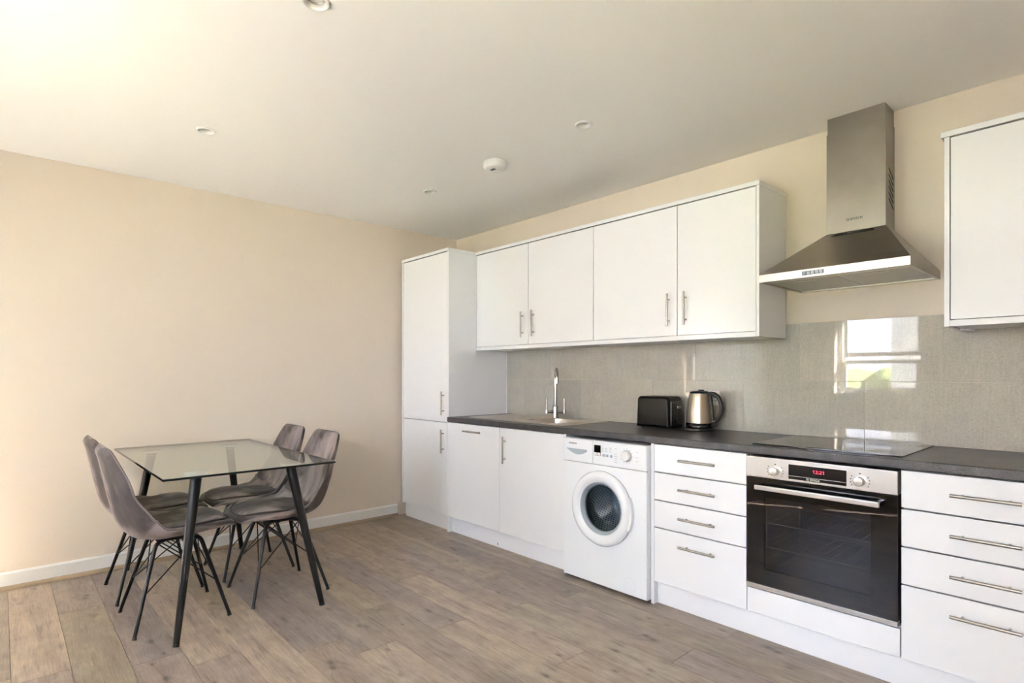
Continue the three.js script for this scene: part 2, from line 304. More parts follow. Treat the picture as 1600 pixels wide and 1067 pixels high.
{ // tall housing in the corner
  const t = thing('tall_cabinet', 'tall white gloss corner cabinet with two stacked doors', 'cabinet');
  const zt = 0.610;
  mesh('body', bx(0.075, X1 - 0.02, DB + 0.002, 2.148, 0.022, zt - 0.06), mat.carcass, t);
  mesh('side_panel', bx(0.052, 0.072, DB - 0.004, 2.1495, 0.0215, zt, 0.001), mat.gloss, t);
  mesh('side_panel', bx(X1 - 0.018, X1, 0.001, 2.1495, 0.0215, zt, 0.001), mat.gloss, t);
  const up = mesh('door', front(0.074, X1 - 0.0195, 0.8362, 2.146, zt - 0.001), mat.gloss, t), lo = mesh('door', front(0.074, X1 - 0.0195, DB, 0.8362, zt - 0.001), mat.gloss, t);
  barHandle(up, 0.666, 0.982, zt - 0.001, 0.182, true); barHandle(lo, 0.662, 0.688, zt - 0.001, 0.182, true);
  mesh('top_panel', bx(0.052, X1, 2.1502, 2.1733, 0.0215, zt + 0.004, 0.0015), mat.gloss, t);
  mesh('filler_strip', bx(0.001, 0.0515, DB, 2.1495, 0.5, 0.518), mat.carcass, t);
  mesh('plinth', bx(0.06, X1 - 0.0185, 0.001, DB - 0.002, 0.55, ZP), mat.plinth, t);
}
{ // integrated dishwasher and sink base
  const d = thing('integrated_dishwasher', 'white dishwasher door with small horizontal bar handle beside the tall cabinet', 'dishwasher');
  mesh('body', bx(X1 + 0.002, X2 - 0.001, DB, UT - 0.001, 0.02, ZD - 0.06), mat.carcass, d);
  barHandle(mesh('door', front(X1 + 0.001, X2, DB, UT - 0.002, ZD), mat.gloss, d), 1.043, 0.789, ZD, 0.2, false);
  const s = thing('sink_cabinet', 'white gloss base cabinet under the sink, next to the washing machine', 'cabinet');
  mesh('body', bx(X2 + 0.001, X3 - 0.001, DB, UT - 0.26, 0.02, ZD - 0.06), mat.carcass, s);
  barHandle(mesh('door', front(X2, X3, DB, UT - 0.002, ZD), mat.gloss, s), 1.388, 0.692, ZD, 0.182, true);
  mesh('side_panel', bx(X3, X3 + 0.018, 0.001, UT, 0.02, ZD, 0.001), mat.gloss, s);
  const p = mesh('plinth_board', bx(X1 + 0.001, X3 - 0.001, 0.001, DB - 0.002, ZP - 0.018, ZP, 0.001), mat.plinth); mesh('fixing_cap', bx(1.266, 1.273, 0.016, 0.031, ZP - 0.001, ZP + 0.001, 0.001), mat.printDark, p); tag(p, 'white plinth board under the dishwasher and the sink cabinet', 'plinth');
}
function drawerUnit(x0, x1, label, end) {
  const d = thing('drawer_cabinet', label, 'drawer unit');
  mesh('body', bx(x0 + 0.001, x1 - 0.001, DB, UT - 0.001, 0.02, ZD - 0.06), mat.carcass, d);
  const ys = [DB, 0.405, 0.5485, 0.694, UT - 0.002], hy = [0.337, 0.4785, 0.6235, 0.769];
  for (let k = 0; k < 4; k++) barHandle(mesh('drawer', front(x0, x1, ys[k] + 0.001, ys[k + 1] - 0.001, ZD), mat.gloss, d), (x0 + x1) / 2 + (end ? 0.006 : 0.002), hy[k], ZD, 0.194, false);
  return d;
}
mesh('side_panel', bx(X4 - 0.018, X4, 0.001, UT, 0.02, ZD, 0.001), mat.gloss, drawerUnit(X4, X5, 'white four-drawer unit between the washing machine and the oven', true));
mesh('side_panel', bx(X7, X7 + 0.018, 0.001, UT, 0.02, ZD, 0.001), mat.gloss, drawerUnit(X6, X7, 'white four-drawer unit at the right edge, beside the oven', false));
{
  const o = thing('oven_housing', 'white cabinet around the built-in oven with a blank panel below it', 'cabinet');
  mesh('side_panel', bx(X5 + 0.001, X5 + 0.004, DB, UT - 0.001, 0.02, ZD - 0.06), mat.carcass, o); mesh('side_panel', bx(X6 - 0.004, X6 - 0.001, DB, UT - 0.001, 0.02, ZD - 0.06), mat.carcass, o);
  mesh('shelf', bx(X5 + 0.0045, X6 - 0.0045, 0.2, 0.236, 0.02, ZD - 0.03), mat.carcass, o); mesh('blank_panel', front(X5, X6, DB, 0.234, ZD), mat.gloss, o);
  const p = mesh('plinth_board', bx(X4 + 0.001, X7 - 0.001, 0.001, DB - 0.002, ZP - 0.018, ZP, 0.001), mat.plinth); tag(p, 'long white plinth board under the drawers and the oven', 'plinth');
}
// worktop with cut-outs for the sink bowl and the tap
const SINK = { x0: 0.86, x1: 1.84, z0: 0.06, z1: 0.53, bx: 1.565, bz: 0.31, bw: 0.165, bd: 0.165 };
{
  const s = rectShape(X1 + 0.001, X7 + 0.02, -ZW + 0.006, -0.0205), h = new THREE.Path();
  h.moveTo(SINK.x0 + 0.02, -SINK.z1 + 0.02); h.lineTo(SINK.x0 + 0.02, -SINK.z0 - 0.02); h.lineTo(SINK.x1 - 0.02, -SINK.z0 - 0.02); h.lineTo(SINK.x1 - 0.02, -SINK.z1 + 0.02); h.closePath(); s.holes.push(h);
  const g = new THREE.ExtrudeGeometry(s, { depth: TW, bevelEnabled: false }); rotX(g, -Math.PI / 2); g.translate(0, UT, 0);
  const e = bx(X1 - 0.004, X7 + 0.02, UT, HW, ZW - 0.016, ZW, 0.006);
  tag(mesh('worktop', [metreUV(g), e], mat.worktop), 'dark charcoal speckled worktop running along the kitchen wall', 'worktop');
}
// wall cabinets
const ZU = 0.3417, UB = 1.3926, UC = 2.1502, UTOP = 2.1733;
function wallCab(label, x0, xm, x1, h0, h1, extra) {
  const c = thing('wall_cabinet', label, 'cabinet');
  mesh('body', bx(x0 + 0.001, x1 - 0.001, UB + 0.004, UC - 0.001, 0.021, ZU - 0.06), mat.carcass, c);
  const d0 = 1.4185, d1 = UC - 0.003;
  barHandle(mesh('door', front(x0, xm, d0, d1, ZU - 0.001), mat.gloss, c), h0, 1.565, ZU - 0.001, 0.184, true);
  if (h1) barHandle(mesh('door', front(xm, x1, d0, d1, ZU - 0.001), mat.gloss, c), h1, 1.567, ZU - 0.001, 0.184, true);
  if (extra) extra(c); return c;
}
wallCab('white double wall cabinet above the sink, next to the tall cabinet', X1 + 0.001, 1.3265, 1.9305, 1.274, 1.384);
wallCab('white double wall cabinet left of the extractor hood', 1.931, 2.536, 2.984, 2.486, 2.591, (c) => mesh('side_panel', bx(2.985, 3.0, UB, UC, 0.0215, ZU, 0.001), mat.gloss, c));
{
  const t = mesh('cornice_board', bx(X1 + 0.0005, 3.002, UC + 0.0005, UTOP, 0.0215, ZU + 0.003, 0.0015), mat.gloss); tag(t, 'long white top board over the wall cabinets left of the hood', 'cornice');
  const p = mesh('pelmet_board', bx(X1 + 0.0005, 2.9845, UB, 1.4175, ZU - 0.018, ZU, 0.001), mat.gloss); tag(p, 'long white pelmet strip under the wall cabinets above the sink', 'pelmet');
}
wallCab('white single wall cabinet right of the extractor hood', 3.7675, X7, X7, 4.12, 0, (c) => {
  mesh('side_panel', bx(3.7484, 3.7665, UB, UC, 0.0215, ZU, 0.001), mat.gloss, c); mesh('side_panel', bx(X7, X7 + 0.018, UB, UC, 0.0215, ZU, 0.001), mat.gloss, c);
  mesh('top_board', bx(3.738, X7 + 0.028, UC + 0.0005, UTOP, 0.001, ZU + 0.004, 0.0015), mat.gloss, c);
  mesh('pelmet', bx(3.767, X7, UB + 0.001, 1.4175, ZU - 0.018, ZU, 0.001), mat.gloss, c);
  mesh('wall_batten', bx(3.767, 3.80, UB - 0.004, UB + 0.003, 0.022, 0.14), mat.carcass, c);
});
{ // small puck light under the sink cabinet run (switched off)
  const l = thing('cabinet_light', 'small round white light under the wall cabinet nearest the tall unit', 'light', [0.98, UB + 0.004, 0.2]);
  mesh('rim', lathe([[0.0, -0.010], [0.028, -0.010], [0.033, -0.007], [0.034, 0]], 32), mat.whitePlastic, l); mesh('lens', at(new THREE.CylinderGeometry(0.026, 0.026, 0.003, 32), 0, -0.011, 0), mat.whitePlastic, l);
}

// ------------------------------------------------------------------ sink and tap
{
  const k = SINK, y = HW + 0.0035, s = thing('sink', 'stainless steel inset sink with ribbed drainer on the worktop', 'sink');
  const o = new THREE.Shape(), r = 0.03; const rr = (p, x0, x1, a, b, q) => { p.moveTo(x0 + q, a); p.lineTo(x1 - q, a); p.quadraticCurveTo(x1, a, x1, a + q); p.lineTo(x1, b - q); p.quadraticCurveTo(x1, b, x1 - q, b); p.lineTo(x0 + q, b); p.quadraticCurveTo(x0, b, x0, b - q); p.lineTo(x0, a + q); p.quadraticCurveTo(x0, a, x0 + q, a); };
  rr(o, k.x0, k.x1, -k.z1, -k.z0, r); const h = new THREE.Path(); rr(h, k.bx - k.bw, k.bx + k.bw, -k.bz - k.bd, -k.bz + k.bd, 0.07); o.holes.push(h);
  const g = new THREE.ExtrudeGeometry(o, { depth: 0.002, bevelEnabled: true, bevelSize: 0.0015, bevelThickness: 0.0015, bevelSegments: 2, curveSegments: 12 }); rotX(g, -Math.PI / 2); g.translate(0, HW + 0.0005, 0);
  mesh('rim', metreUV(g), mat.sink, s);
  const ring = []; const N = 48, D = [[1, 0], [0.985, -0.02], [0.95, -0.13], [0.86, -0.155], [0.3, -0.16], [0.0, -0.161]];
  const pos = [], idx = []; for (const [f, dy] of D) for (let i = 0; i < N; i++) { const a = i / N * 2 * Math.PI, c = Math.cos(a), q = Math.sin(a), e = Math.pow(Math.pow(Math.abs(c), 4.5) + Math.pow(Math.abs(q), 4.5), -1 / 4.5); pos.push(k.bx + c * e * k.bw * f, HW + 0.003 + dy, k.bz + q * e * k.bd * f); }
  for (let j = 0; j < D.length - 1; j++) for (let i = 0; i < N; i++) { const a = j * N + i, b = j * N + (i + 1) % N; idx.push(a, a + N, b, b, a + N, b + N); }
  const bg = new THREE.BufferGeometry(); bg.setAttribute('position', new THREE.Float32BufferAttribute(pos, 3)); bg.setIndex(idx); bg.computeVertexNormals(); mesh('bowl', metreUV(bg), S({ color: new THREE.Color(0.56, 0.52, 0.47), metalness: 1, roughness: 0.28, side: THREE.DoubleSide }), s);
  for (let i = 0; i < 9; i++) mesh('drainer_rib', rod(V(k.x0 + 0.06, y, k.z0 + 0.075 + i * 0.038), V(k.bx - k.bw - 0.05, y, k.z0 + 0.075 + i * 0.038), 0.0032, 0.0032, 8), mat.sink, s);
  mesh('waste', at(new THREE.CylinderGeometry(0.035, 0.035, 0.004, 32), k.bx, HW - 0.155, k.bz), mat.chrome, s);
  const t = thing('kitchen_tap', 'chrome swan-neck mixer tap with two upright levers at the sink', 'tap', [1.416, HW + 0.004, 0.15]);
  mesh('base', lathe([[0, 0], [0.027, 0], [0.027, 0.006], [0.021, 0.012], [0.021, 0.085], [0.017, 0.093], [0.0, 0.094]], 32), mat.chrome, t);
  const dir = V(0.745, 0, 0.667), R = 0.068, top = 0.29, pts = [V(0, 0.09, 0), V(0, 0.2, 0), V(0, top, 0)];
  for (let a = 15; a <= 180; a += 15) { const th = a * Math.PI / 180; pts.push(dir.clone().multiplyScalar(R * (1 - Math.cos(th))).add(V(0, top + R * Math.sin(th), 0))); }
  pts.push(dir.clone().multiplyScalar(2 * R).add(V(0, top - 0.035, 0)));
  mesh('spout', tube(pts, 0.0115, 64, 16), mat.chrome, t);
  const side = V(0.667, 0, -0.745);
  for (const q of [-1, 1]) { const e = side.clone().multiplyScalar(q * 0.064).setY(0.048); mesh('lever', [rod(side.clone().multiplyScalar(q * 0.018).setY(0.048), e, 0.011, 0.012, 20), rod(e.clone().add(V(0, -0.012, 0)), e.clone().add(V(0, 0.015, 0)), 0.013, 0.012, 20), rod(e, e.clone().add(V(0, 0.095, 0)), 0.0065, 0.0055, 14)], mat.chrome, t); }
}

// ------------------------------------------------------------------ washing machine
{
  const x0 = 1.9515, x1 = 2.546, y0 = 0.018, y1 = 0.829, zf = 0.645, cx = 2.249, cy = 0.453;
  const w = thing('washing_machine', 'white front-loading washing machine with round door under the worktop', 'washing machine');
  const hole = new THREE.Path(); hole.absarc(cx, cy, 0.165, 0, Math.PI * 2, true);
  const s = rectShape(x0 + 0.006, x1 - 0.006, y0 + 0.004, 0.687); s.holes.push(hole);
  const fp = new THREE.ExtrudeGeometry(s, { depth: 0.012, bevelEnabled: true, bevelSize: 0.004, bevelThickness: 0.004, bevelSegments: 3, curveSegments: 48 }); fp.translate(0, 0, zf - 0.016);
  mesh('front_panel', metreUV(fp), mat.wmWhite, w);
  mesh('casing', [bx(x0, x0 + 0.008, y0, y1 - 0.02, 0.06, zf - 0.02), bx(x1 - 0.008, x1, y0, y1 - 0.02, 0.06, zf - 0.02), bx(x0, x1, y0, y0 + 0.01, 0.06, zf - 0.02), bx(x0, x1, y0, y1 - 0.02, 0.06, 0.07)], mat.wmWhite, w);
  mesh('top_cover', bx(x0, x1, y1 - 0.02, y1, 0.06, zf - 0.008, 0.006), mat.wmWhite, w);
  mesh('control_panel', bx(2.1815, x1 - 0.001, 0.6925, y1 - 0.001, zf - 0.05, zf + 0.003, 0.008), mat.wmWhite, w);
  const dr = mesh('detergent_drawer', bx(x0 + 0.001, 2.1795, 0.6925, y1 - 0.001, zf - 0.05, zf + 0.003, 0.008), mat.wmWhite, w);
  { const q = new THREE.Shape(); q.moveTo(0, 0); q.lineTo(0.155, 0); q.lineTo(0.15, -0.012); q.quadraticCurveTo(0.11, -0.034, 0.075, -0.030); q.quadraticCurveTo(0.04, -0.024, 0, 0); const e = new THREE.ExtrudeGeometry(q, { depth: 0.004, bevelEnabled: true, bevelSize: 0.001, bevelThickness: 0.001, bevelSegments: 1 }); mesh('drawer_handle', at(e, 1.985, 0.768, zf + 0.002), mat.wmGrey, dr); }
  const zl = zf + 0.0035;
  mesh('lettering', [...emblem(0.0055).map((g) => at(g, 2.008, 0.799, zl)), at(lettering('BOSCH', 0.0095), 2.019, 0.7945, zl - 0.0002)], mat.printDark, w);
  const disp = mesh('display', bx(2.193, 2.241, 0.745, 0.804, zf + 0.0028, zf + 0.0042, 0.0006), mat.blackGloss, w);
  for (const x of [2.205, 2.229]) { mesh('button', bx(x - 0.0105, x + 0.0105, 0.7465, 0.7625, zf + 0.004, zf + 0.0062, 0.001), mat.whitePlastic, disp); }
  for (const x of [2.262, 2.286]) mesh('button', bx(x - 0.009, x + 0.009, 0.743, 0.757, zf + 0.0028, zf + 0.005, 0.001), mat.wmGrey, w);
  mesh('start_button', rotX(new THREE.CylinderGeometry(0.008, 0.008, 0.004, 24), Math.PI / 2).translate(2.315, 0.75, zf + 0.004), mat.wmGrey, w);
  const marks = []; for (const [x, ys] of [[2.254, [0.79, 0.782, 0.772]], [2.279, [0.79, 0.782, 0.772]], [2.308, [0.795, 0.786, 0.774]], [2.345, [0.795, 0.765, 0.752, 0.742, 0.732, 0.72]], [2.485, [0.79, 0.76, 0.74]]]) for (const y of ys) marks.push(at(new THREE.BoxGeometry(0.016, 0.0016, 0.0004), x, y, zf + 0.0033));
  for (let a = 0; a < 12; a++) { const th = a / 12 * 2 * Math.PI; marks.push(at(new THREE.BoxGeometry(0.003, 0.003, 0.0004), 2.42 + 0.04 * Math.cos(th), 0.762 + 0.04 * Math.sin(th), zf + 0.0033)); }
  mesh('panel_print', marks, mat.printGrey, w).userData.kind = 'stuff';
  const kn = mesh('programme_knob', at(rotX(lathe([[0, 0.022], [0.022, 0.022], [0.026, 0.019], [0.029, 0]], 40), Math.PI / 2), 2.42, 0.762, zf + 0.003), mat.whitePlastic, w);
  mesh('knob_ring', at(new THREE.TorusGeometry(0.0295, 0.0028, 8, 40), 2.42, 0.762, zf + 0.005), mat.wmGrey, kn);
  // door: white ring, grey inner rim, bowl of glass, drum behind
  const dz = zf - 0.002, door = mesh('door', at(rotX(lathe([[0.146, 0.020], [0.15, 0.026], [0.165, 0.036], [0.185, 0.038], [0.200, 0.032], [0.2085, 0.018], [0.2085, 0.0], [0.146, 0.0], [0.146, 0.020]], 80), Math.PI / 2), cx, cy, dz), mat.wmWhite, w);
  mesh('door_rim', at(rotX(lathe([[0.1465, 0.021], [0.143, 0.022], [0.131, 0.004], [0.128, -0.012], [0.1465, -0.012]], 80), Math.PI / 2), cx, cy, dz), mat.wmGrey, door);
  mesh('door_glass', at(rotX(lathe([[0.1295, -0.002], [0.124, -0.022], [0.108, -0.055], [0.092, -0.070], [0.0, -0.078]], 64), Math.PI / 2), cx, cy, dz), P({ color: srgb(200, 212, 220), roughness: 0.02, transmission: 1, thickness: 0, ior: 1.5, side: THREE.DoubleSide }), door);
  { const q = new THREE.Shape(); q.absarc(0, 0, 0.2155, -0.42, 0.42, false); q.absarc(0, 0, 0.195, 0.42, -0.42, true); q.closePath(); mesh('door_grip', at(new THREE.ExtrudeGeometry(q, { depth: 0.018, bevelEnabled: true, bevelSize: 0.002, bevelThickness: 0.004, bevelSegments: 3, curveSegments: 24 }), cx, cy, dz + 0.006), mat.wmWhite, door); }
  mesh('door_seal', at(rotX(lathe([[0.166, -0.012], [0.150, -0.02], [0.150, -0.06], [0.165, -0.075]], 64), Math.PI / 2), cx, cy, dz), S({ color: srgb(112, 122, 130), roughness: 0.6, side: THREE.DoubleSide }), w);
  const perf = dataTex(512, 256, (i, j) => { const a = (i % 16) - 8, b = ((j + (Math.floor(i / 16) % 2) * 8) % 16) - 8; return a * a + b * b < 14 ? [44, 46, 52] : [226, 226, 226]; }); const pf = rep(perf, 4, 2);
  mesh('drum', at(rotX(lathe([[0.235, -0.07], [0.235, -0.36], [0.2, -0.38], [0.0, -0.385]], 64), Math.PI / 2), cx, cy, dz), S({ map: pf, metalness: 0.35, roughness: 0.25, side: THREE.DoubleSide }), w);
  for (let k = 0; k < 3; k++) { const a = 0.5 + k * 2.094; mesh('drum_paddle', rod(V(cx + 0.215 * Math.cos(a), cy + 0.215 * Math.sin(a), dz - 0.1), V(cx + 0.205 * Math.cos(a), cy + 0.205 * Math.sin(a), dz - 0.35), 0.024, 0.03, 16), mat.steel, w); }
  mesh('service_flap', [at(new THREE.TorusGeometry(0.038, 0.0009, 6, 48), 2.437, 0.072, zf + 0.0002), at(rotX(new THREE.CylinderGeometry(0.0365, 0.0365, 0.003, 40), Math.PI / 2), 2.437, 0.072, zf - 0.0005)], mat.wmWhite, w);
  for (const [x, z] of [[x0 + 0.04, 0.12], [x1 - 0.04, 0.12], [x0 + 0.04, 0.57], [x1 - 0.04, 0.57]]) mesh('foot', at(new THREE.CylinderGeometry(0.02, 0.022, y0, 20), x, y0 / 2, z), mat.blackPlastic, w);
}

// ------------------------------------------------------------------ oven and hob
{
  const x0 = 3.0705, x1 = 3.6585, o = thing('oven', 'built-in oven with steel control panel, two knobs and dark glass door', 'oven');
  const zf = 0.628;
  const cp = mesh('control_panel', bx(x0, x1, 0.742, 0.8335, ZD - 0.06, zf, 0.002), mat.ovenSteel, o);
  mesh('display', bx(3.257, 3.483, 0.752, 0.815, zf - 0.001, zf + 0.0012, 0.0006), P({ color: srgb(8, 10, 18), roughness: 0.05, clearcoat: 0.5 }), cp);
  mesh('digits', at(lettering('12:21', 0.014, 0.0004), 3.355, 0.787, zf + 0.0013), S({ color: srgb(120, 16, 30), emissive: new THREE.Color(1, 0.06, 0.14), emissiveIntensity: 0.5, roughness: 0.4 }), cp);
  mesh('display_line', bx(3.258, 3.482, 0.7655, 0.7668, zf + 0.001, zf + 0.0016), mat.whitePlastic, cp);
  mesh('lettering', [...emblem(0.0048).map((g) => at(g, 3.335, 0.7588, zf + 0.0014)), at(lettering('BOSCH', 0.0085), 3.345, 0.7548, zf + 0.0012)], mat.whitePlastic, cp);
  for (const [x, y] of [[3.1995, 0.777], [3.531, 0.779]]) {
    mesh('knob', at(rotX(lathe([[0, 0.026], [0.015, 0.026], [0.0175, 0.0235], [0.0195, 0]], 40), Math.PI / 2), x, y, zf), S({ color: new THREE.Color(0.78, 0.77, 0.75), metalness: 0.85, roughness: 0.25 }), cp);
    const m = []; for (let k = 0; k < 8; k++) { const a = (k < 4 ? 0.55 : Math.PI - 0.55) - (k % 4) * (k < 4 ? 0.37 : -0.37); m.push(at(new THREE.BoxGeometry(0.004, 0.004, 0.0004), x + 0.034 * Math.cos(a), y + 0.034 * Math.sin(a), zf + 0.0003)); }
    m.push(at(new THREE.BoxGeometry(0.007, 0.005, 0.0004), x, y + 0.03, zf + 0.0003)); mesh('knob_print', m, mat.printDark, cp).userData.kind = 'stuff';
  }
  const d = new THREE.Group(); d.name = 'door'; o.add(d);
  mesh('outer_glass', bx(x0, x1, 0.262, 0.7375, zf - 0.004, zf), mat.ovenGlass, d);
  const s = rectShape(x0 + 0.001, x1 - 0.001, 0.262, 0.737), h = new THREE.Path(); h.moveTo(3.145, 0.33); h.lineTo(3.145, 0.655); h.lineTo(3.567, 0.655); h.lineTo(3.567, 0.33); h.closePath(); s.holes.push(h);
  mesh('door_mask', at(new THREE.ExtrudeGeometry(s, { depth: 0.022, bevelEnabled: false }), 0, 0, zf - 0.03), mat.dark, d);
  mesh('bottom_strip', bx(x0, x1, 0.243, 0.2615, zf - 0.03, zf + 0.001, 0.001), mat.ovenSteel, d);
  mesh('handle', [bx(3.128, 3.609, 0.694, 0.7145, zf + 0.036, zf + 0.050, 0.003)], mat.ovenSteel, d);
  for (const x of [3.128, 3.597]) mesh('handle_post', bx(x, x + 0.012, 0.6955, 0.713, zf + 0.0005, zf + 0.0365, 0.001), mat.blackGloss, d);
  mesh('cavity', [bx(3.125, 3.585, 0.30, 0.304, 0.14, zf - 0.032), bx(3.125, 3.585, 0.68, 0.684, 0.14, zf - 0.032), bx(3.125, 3.129, 0.304, 0.68, 0.14, zf - 0.032), bx(3.581, 3.585, 0.304, 0.68, 0.14, zf - 0.032), bx(3.125, 3.585, 0.30, 0.684, 0.136, 0.14)], mat.ovenCavity, o);
  mesh('casing', [bx(x0 + 0.006, x1 - 0.006, 0.2365, 0.24, 0.06, zf - 0.034), bx(x0 + 0.006, x0 + 0.008, 0.24, 0.74, 0.06, zf - 0.034), bx(x1 - 0.008, x1 - 0.006, 0.24, 0.74, 0.06, zf - 0.034)], mat.dark, o);
  for (const [y, n] of [[0.42, 11], [0.53, 9]]) { const g = [rod(V(3.131, y, 0.57), V(3.579, y, 0.57), 0.0032), rod(V(3.131, y, 0.2), V(3.579, y, 0.2), 0.003)]; for (let k = 0; k < n; k++) { const x = 3.14 + k * 0.43 / (n - 1); g.push(rod(V(x, y, 0.57), V(x, y, 0.2), 0.0018, 0.0018, 6)); } mesh('wire_rack', g, mat.rack, o); }
  for (const x of [3.133, 3.577]) { const g = []; for (const y of [0.36, 0.44, 0.52, 0.6]) g.push(rod(V(x, y, 0.56), V(x, y, 0.18), 0.0025, 0.0025, 6)); for (const z of [0.56, 0.18]) g.push(rod(V(x, 0.34, z), V(x, 0.62, z), 0.0025, 0.0025, 6)); mesh('side_rail', g, mat.rack, o); }
}
{
  const h = thing('hob', 'black glass induction hob set on the worktop above the oven', 'hob', [0, HW, 0]);
  mesh('glass_top', bx(3.072, 3.661, 0.0005, 0.0065, 0.072, 0.572, 0.0015), mat.hob, h);
  mesh('touch_panel', bx(3.30, 3.43, 0.0063, 0.0067, 0.535, 0.556), mat.printDark, h);
}

// ------------------------------------------------------------------ extractor hood
{
  const x0 = 3.0725, x1 = 3.6725, zf = 0.507, yb = 1.631, yr = 1.667, yc = 1.887, c0 = 3.2435, c1 = 3.4955, cz = 0.142;
  const h = thing('extractor_hood', 'stainless steel chimney extractor hood on the wall above the hob', 'extractor hood');
  const rim = mesh('rim', [bx(x0, x1, yb, yr, zf - 0.012, zf, 0.001), bx(x0, x0 + 0.012, yb, yr, 0.001, zf - 0.012), bx(x1 - 0.012, x1, yb, yr, 0.001, zf - 0.012), bx(x0 + 0.012, x1 - 0.012, yb, yr, 0.001, 0.03)], P({ color: new THREE.Color(0.52, 0.49, 0.455), metalness: 1, roughness: 0.36, bumpMap: rep(brushed, 5), bumpScale: 0.00006 }), h);
  const p = [[x0, yr, zf], [x1, yr, zf], [x1, yr, 0.001], [x0, yr, 0.001], [c0, yc, cz], [c1, yc, cz], [c1, yc, 0.001], [c0, yc, 0.001]], f = [[0, 1, 5, 4], [1, 2, 6, 5], [3, 0, 4, 7], [2, 3, 7, 6], [4, 5, 6, 7], [3, 2, 1, 0]], v = [];
  for (const [a, b, c, d] of f) for (const k of [a, b, c, a, c, d]) v.push(...p[k]);
  const g = new THREE.BufferGeometry(); g.setAttribute('position', new THREE.Float32BufferAttribute(v, 3)); g.computeVertexNormals(); mesh('canopy', metreUV(g), mat.hood, h);
  const ch = mesh('chimney', bx(c0, c1, yc, 2.375, 0.001, cz, 0.001), mat.hood, h);
  mesh('upper_chimney', bx(c0 + 0.003, c1 - 0.003, 2.3751, CEIL - 0.001, 0.001, cz - 0.003, 0.001), mat.hood, h);
  for (let k = 0; k < 6; k++) { const s = bx(-0.0008, 0.0008, -0.004, 0.004, -0.04, 0.04, 0.0007); s.rotateX(-0.5); mesh('vent_slot', at(s, c1 + 0.0004, 2.0 + k * 0.028, 0.062), mat.dark, ch); }
  mesh('lettering', [...emblem(0.0062).map((q) => at(q, 3.338, 1.943, cz + 0.0006)), at(lettering('BOSCH', 0.0115), 3.350, 1.9375, cz + 0.0003)], mat.printDark, ch);
  { // dark air slot at the foot of the chimney, lying in the sloping front face
    const nz = Math.atan2(yc - yr, zf - cz), q = new THREE.Shape(); q.moveTo(-0.092, -0.016); q.lineTo(0.092, -0.016); q.lineTo(0.078, 0.016); q.lineTo(-0.078, 0.016); q.closePath();
    const e = new THREE.ExtrudeGeometry(q, { depth: 0.001, bevelEnabled: false }); e.rotateX(-(Math.PI / 2 - nz)); const mid = V(3.3695, yc - 0.03 * Math.sin(nz), cz + 0.03 * Math.cos(nz)); const sl = mesh('air_slot', at(e, mid.x, mid.y, mid.z), mat.dark, h);
    const c = new THREE.BoxGeometry(0.05, 0.014, 0.002); c.rotateX(-(Math.PI / 2 - nz)); mesh('slot_clip', at(c, mid.x, mid.y + 0.0015, mid.z + 0.001), mat.chrome, sl); }
  const bs = mesh('button_strip', bx(3.266, 3.356, yb + 0.010, yb + 0.027, zf + 0.0002, zf + 0.0012), mat.printDark, rim); for (let k = 0; k < 5; k++) mesh('button', bx(3.2685 + k * 0.0174, 3.2825 + k * 0.0174, yb + 0.0115, yb + 0.0255, zf + 0.0012, zf + 0.003, 0.0008), mat.wmGrey, bs);
  const fm = S({ color: new THREE.Color(0.42, 0.42, 0.40), metalness: 0.9, roughness: 0.4 });
  for (const [a, b] of [[x0 + 0.013, 3.3705], [3.3745, x1 - 0.013]]) { const fl = mesh('grease_filter', bx(a, b, yb + 0.006, yb + 0.012, 0.031, zf - 0.09), fm, h); mesh('filter_latch', bx((a + b) / 2 - 0.05, (a + b) / 2 + 0.05, yb + 0.0035, yb + 0.006, zf - 0.14, zf - 0.122, 0.001), mat.steel, fl); }
  mesh('lamp_panel', bx(x0 + 0.013, x1 - 0.013, yb + 0.005, yb + 0.011, zf - 0.089, zf - 0.0125), mat.steel, h);
}

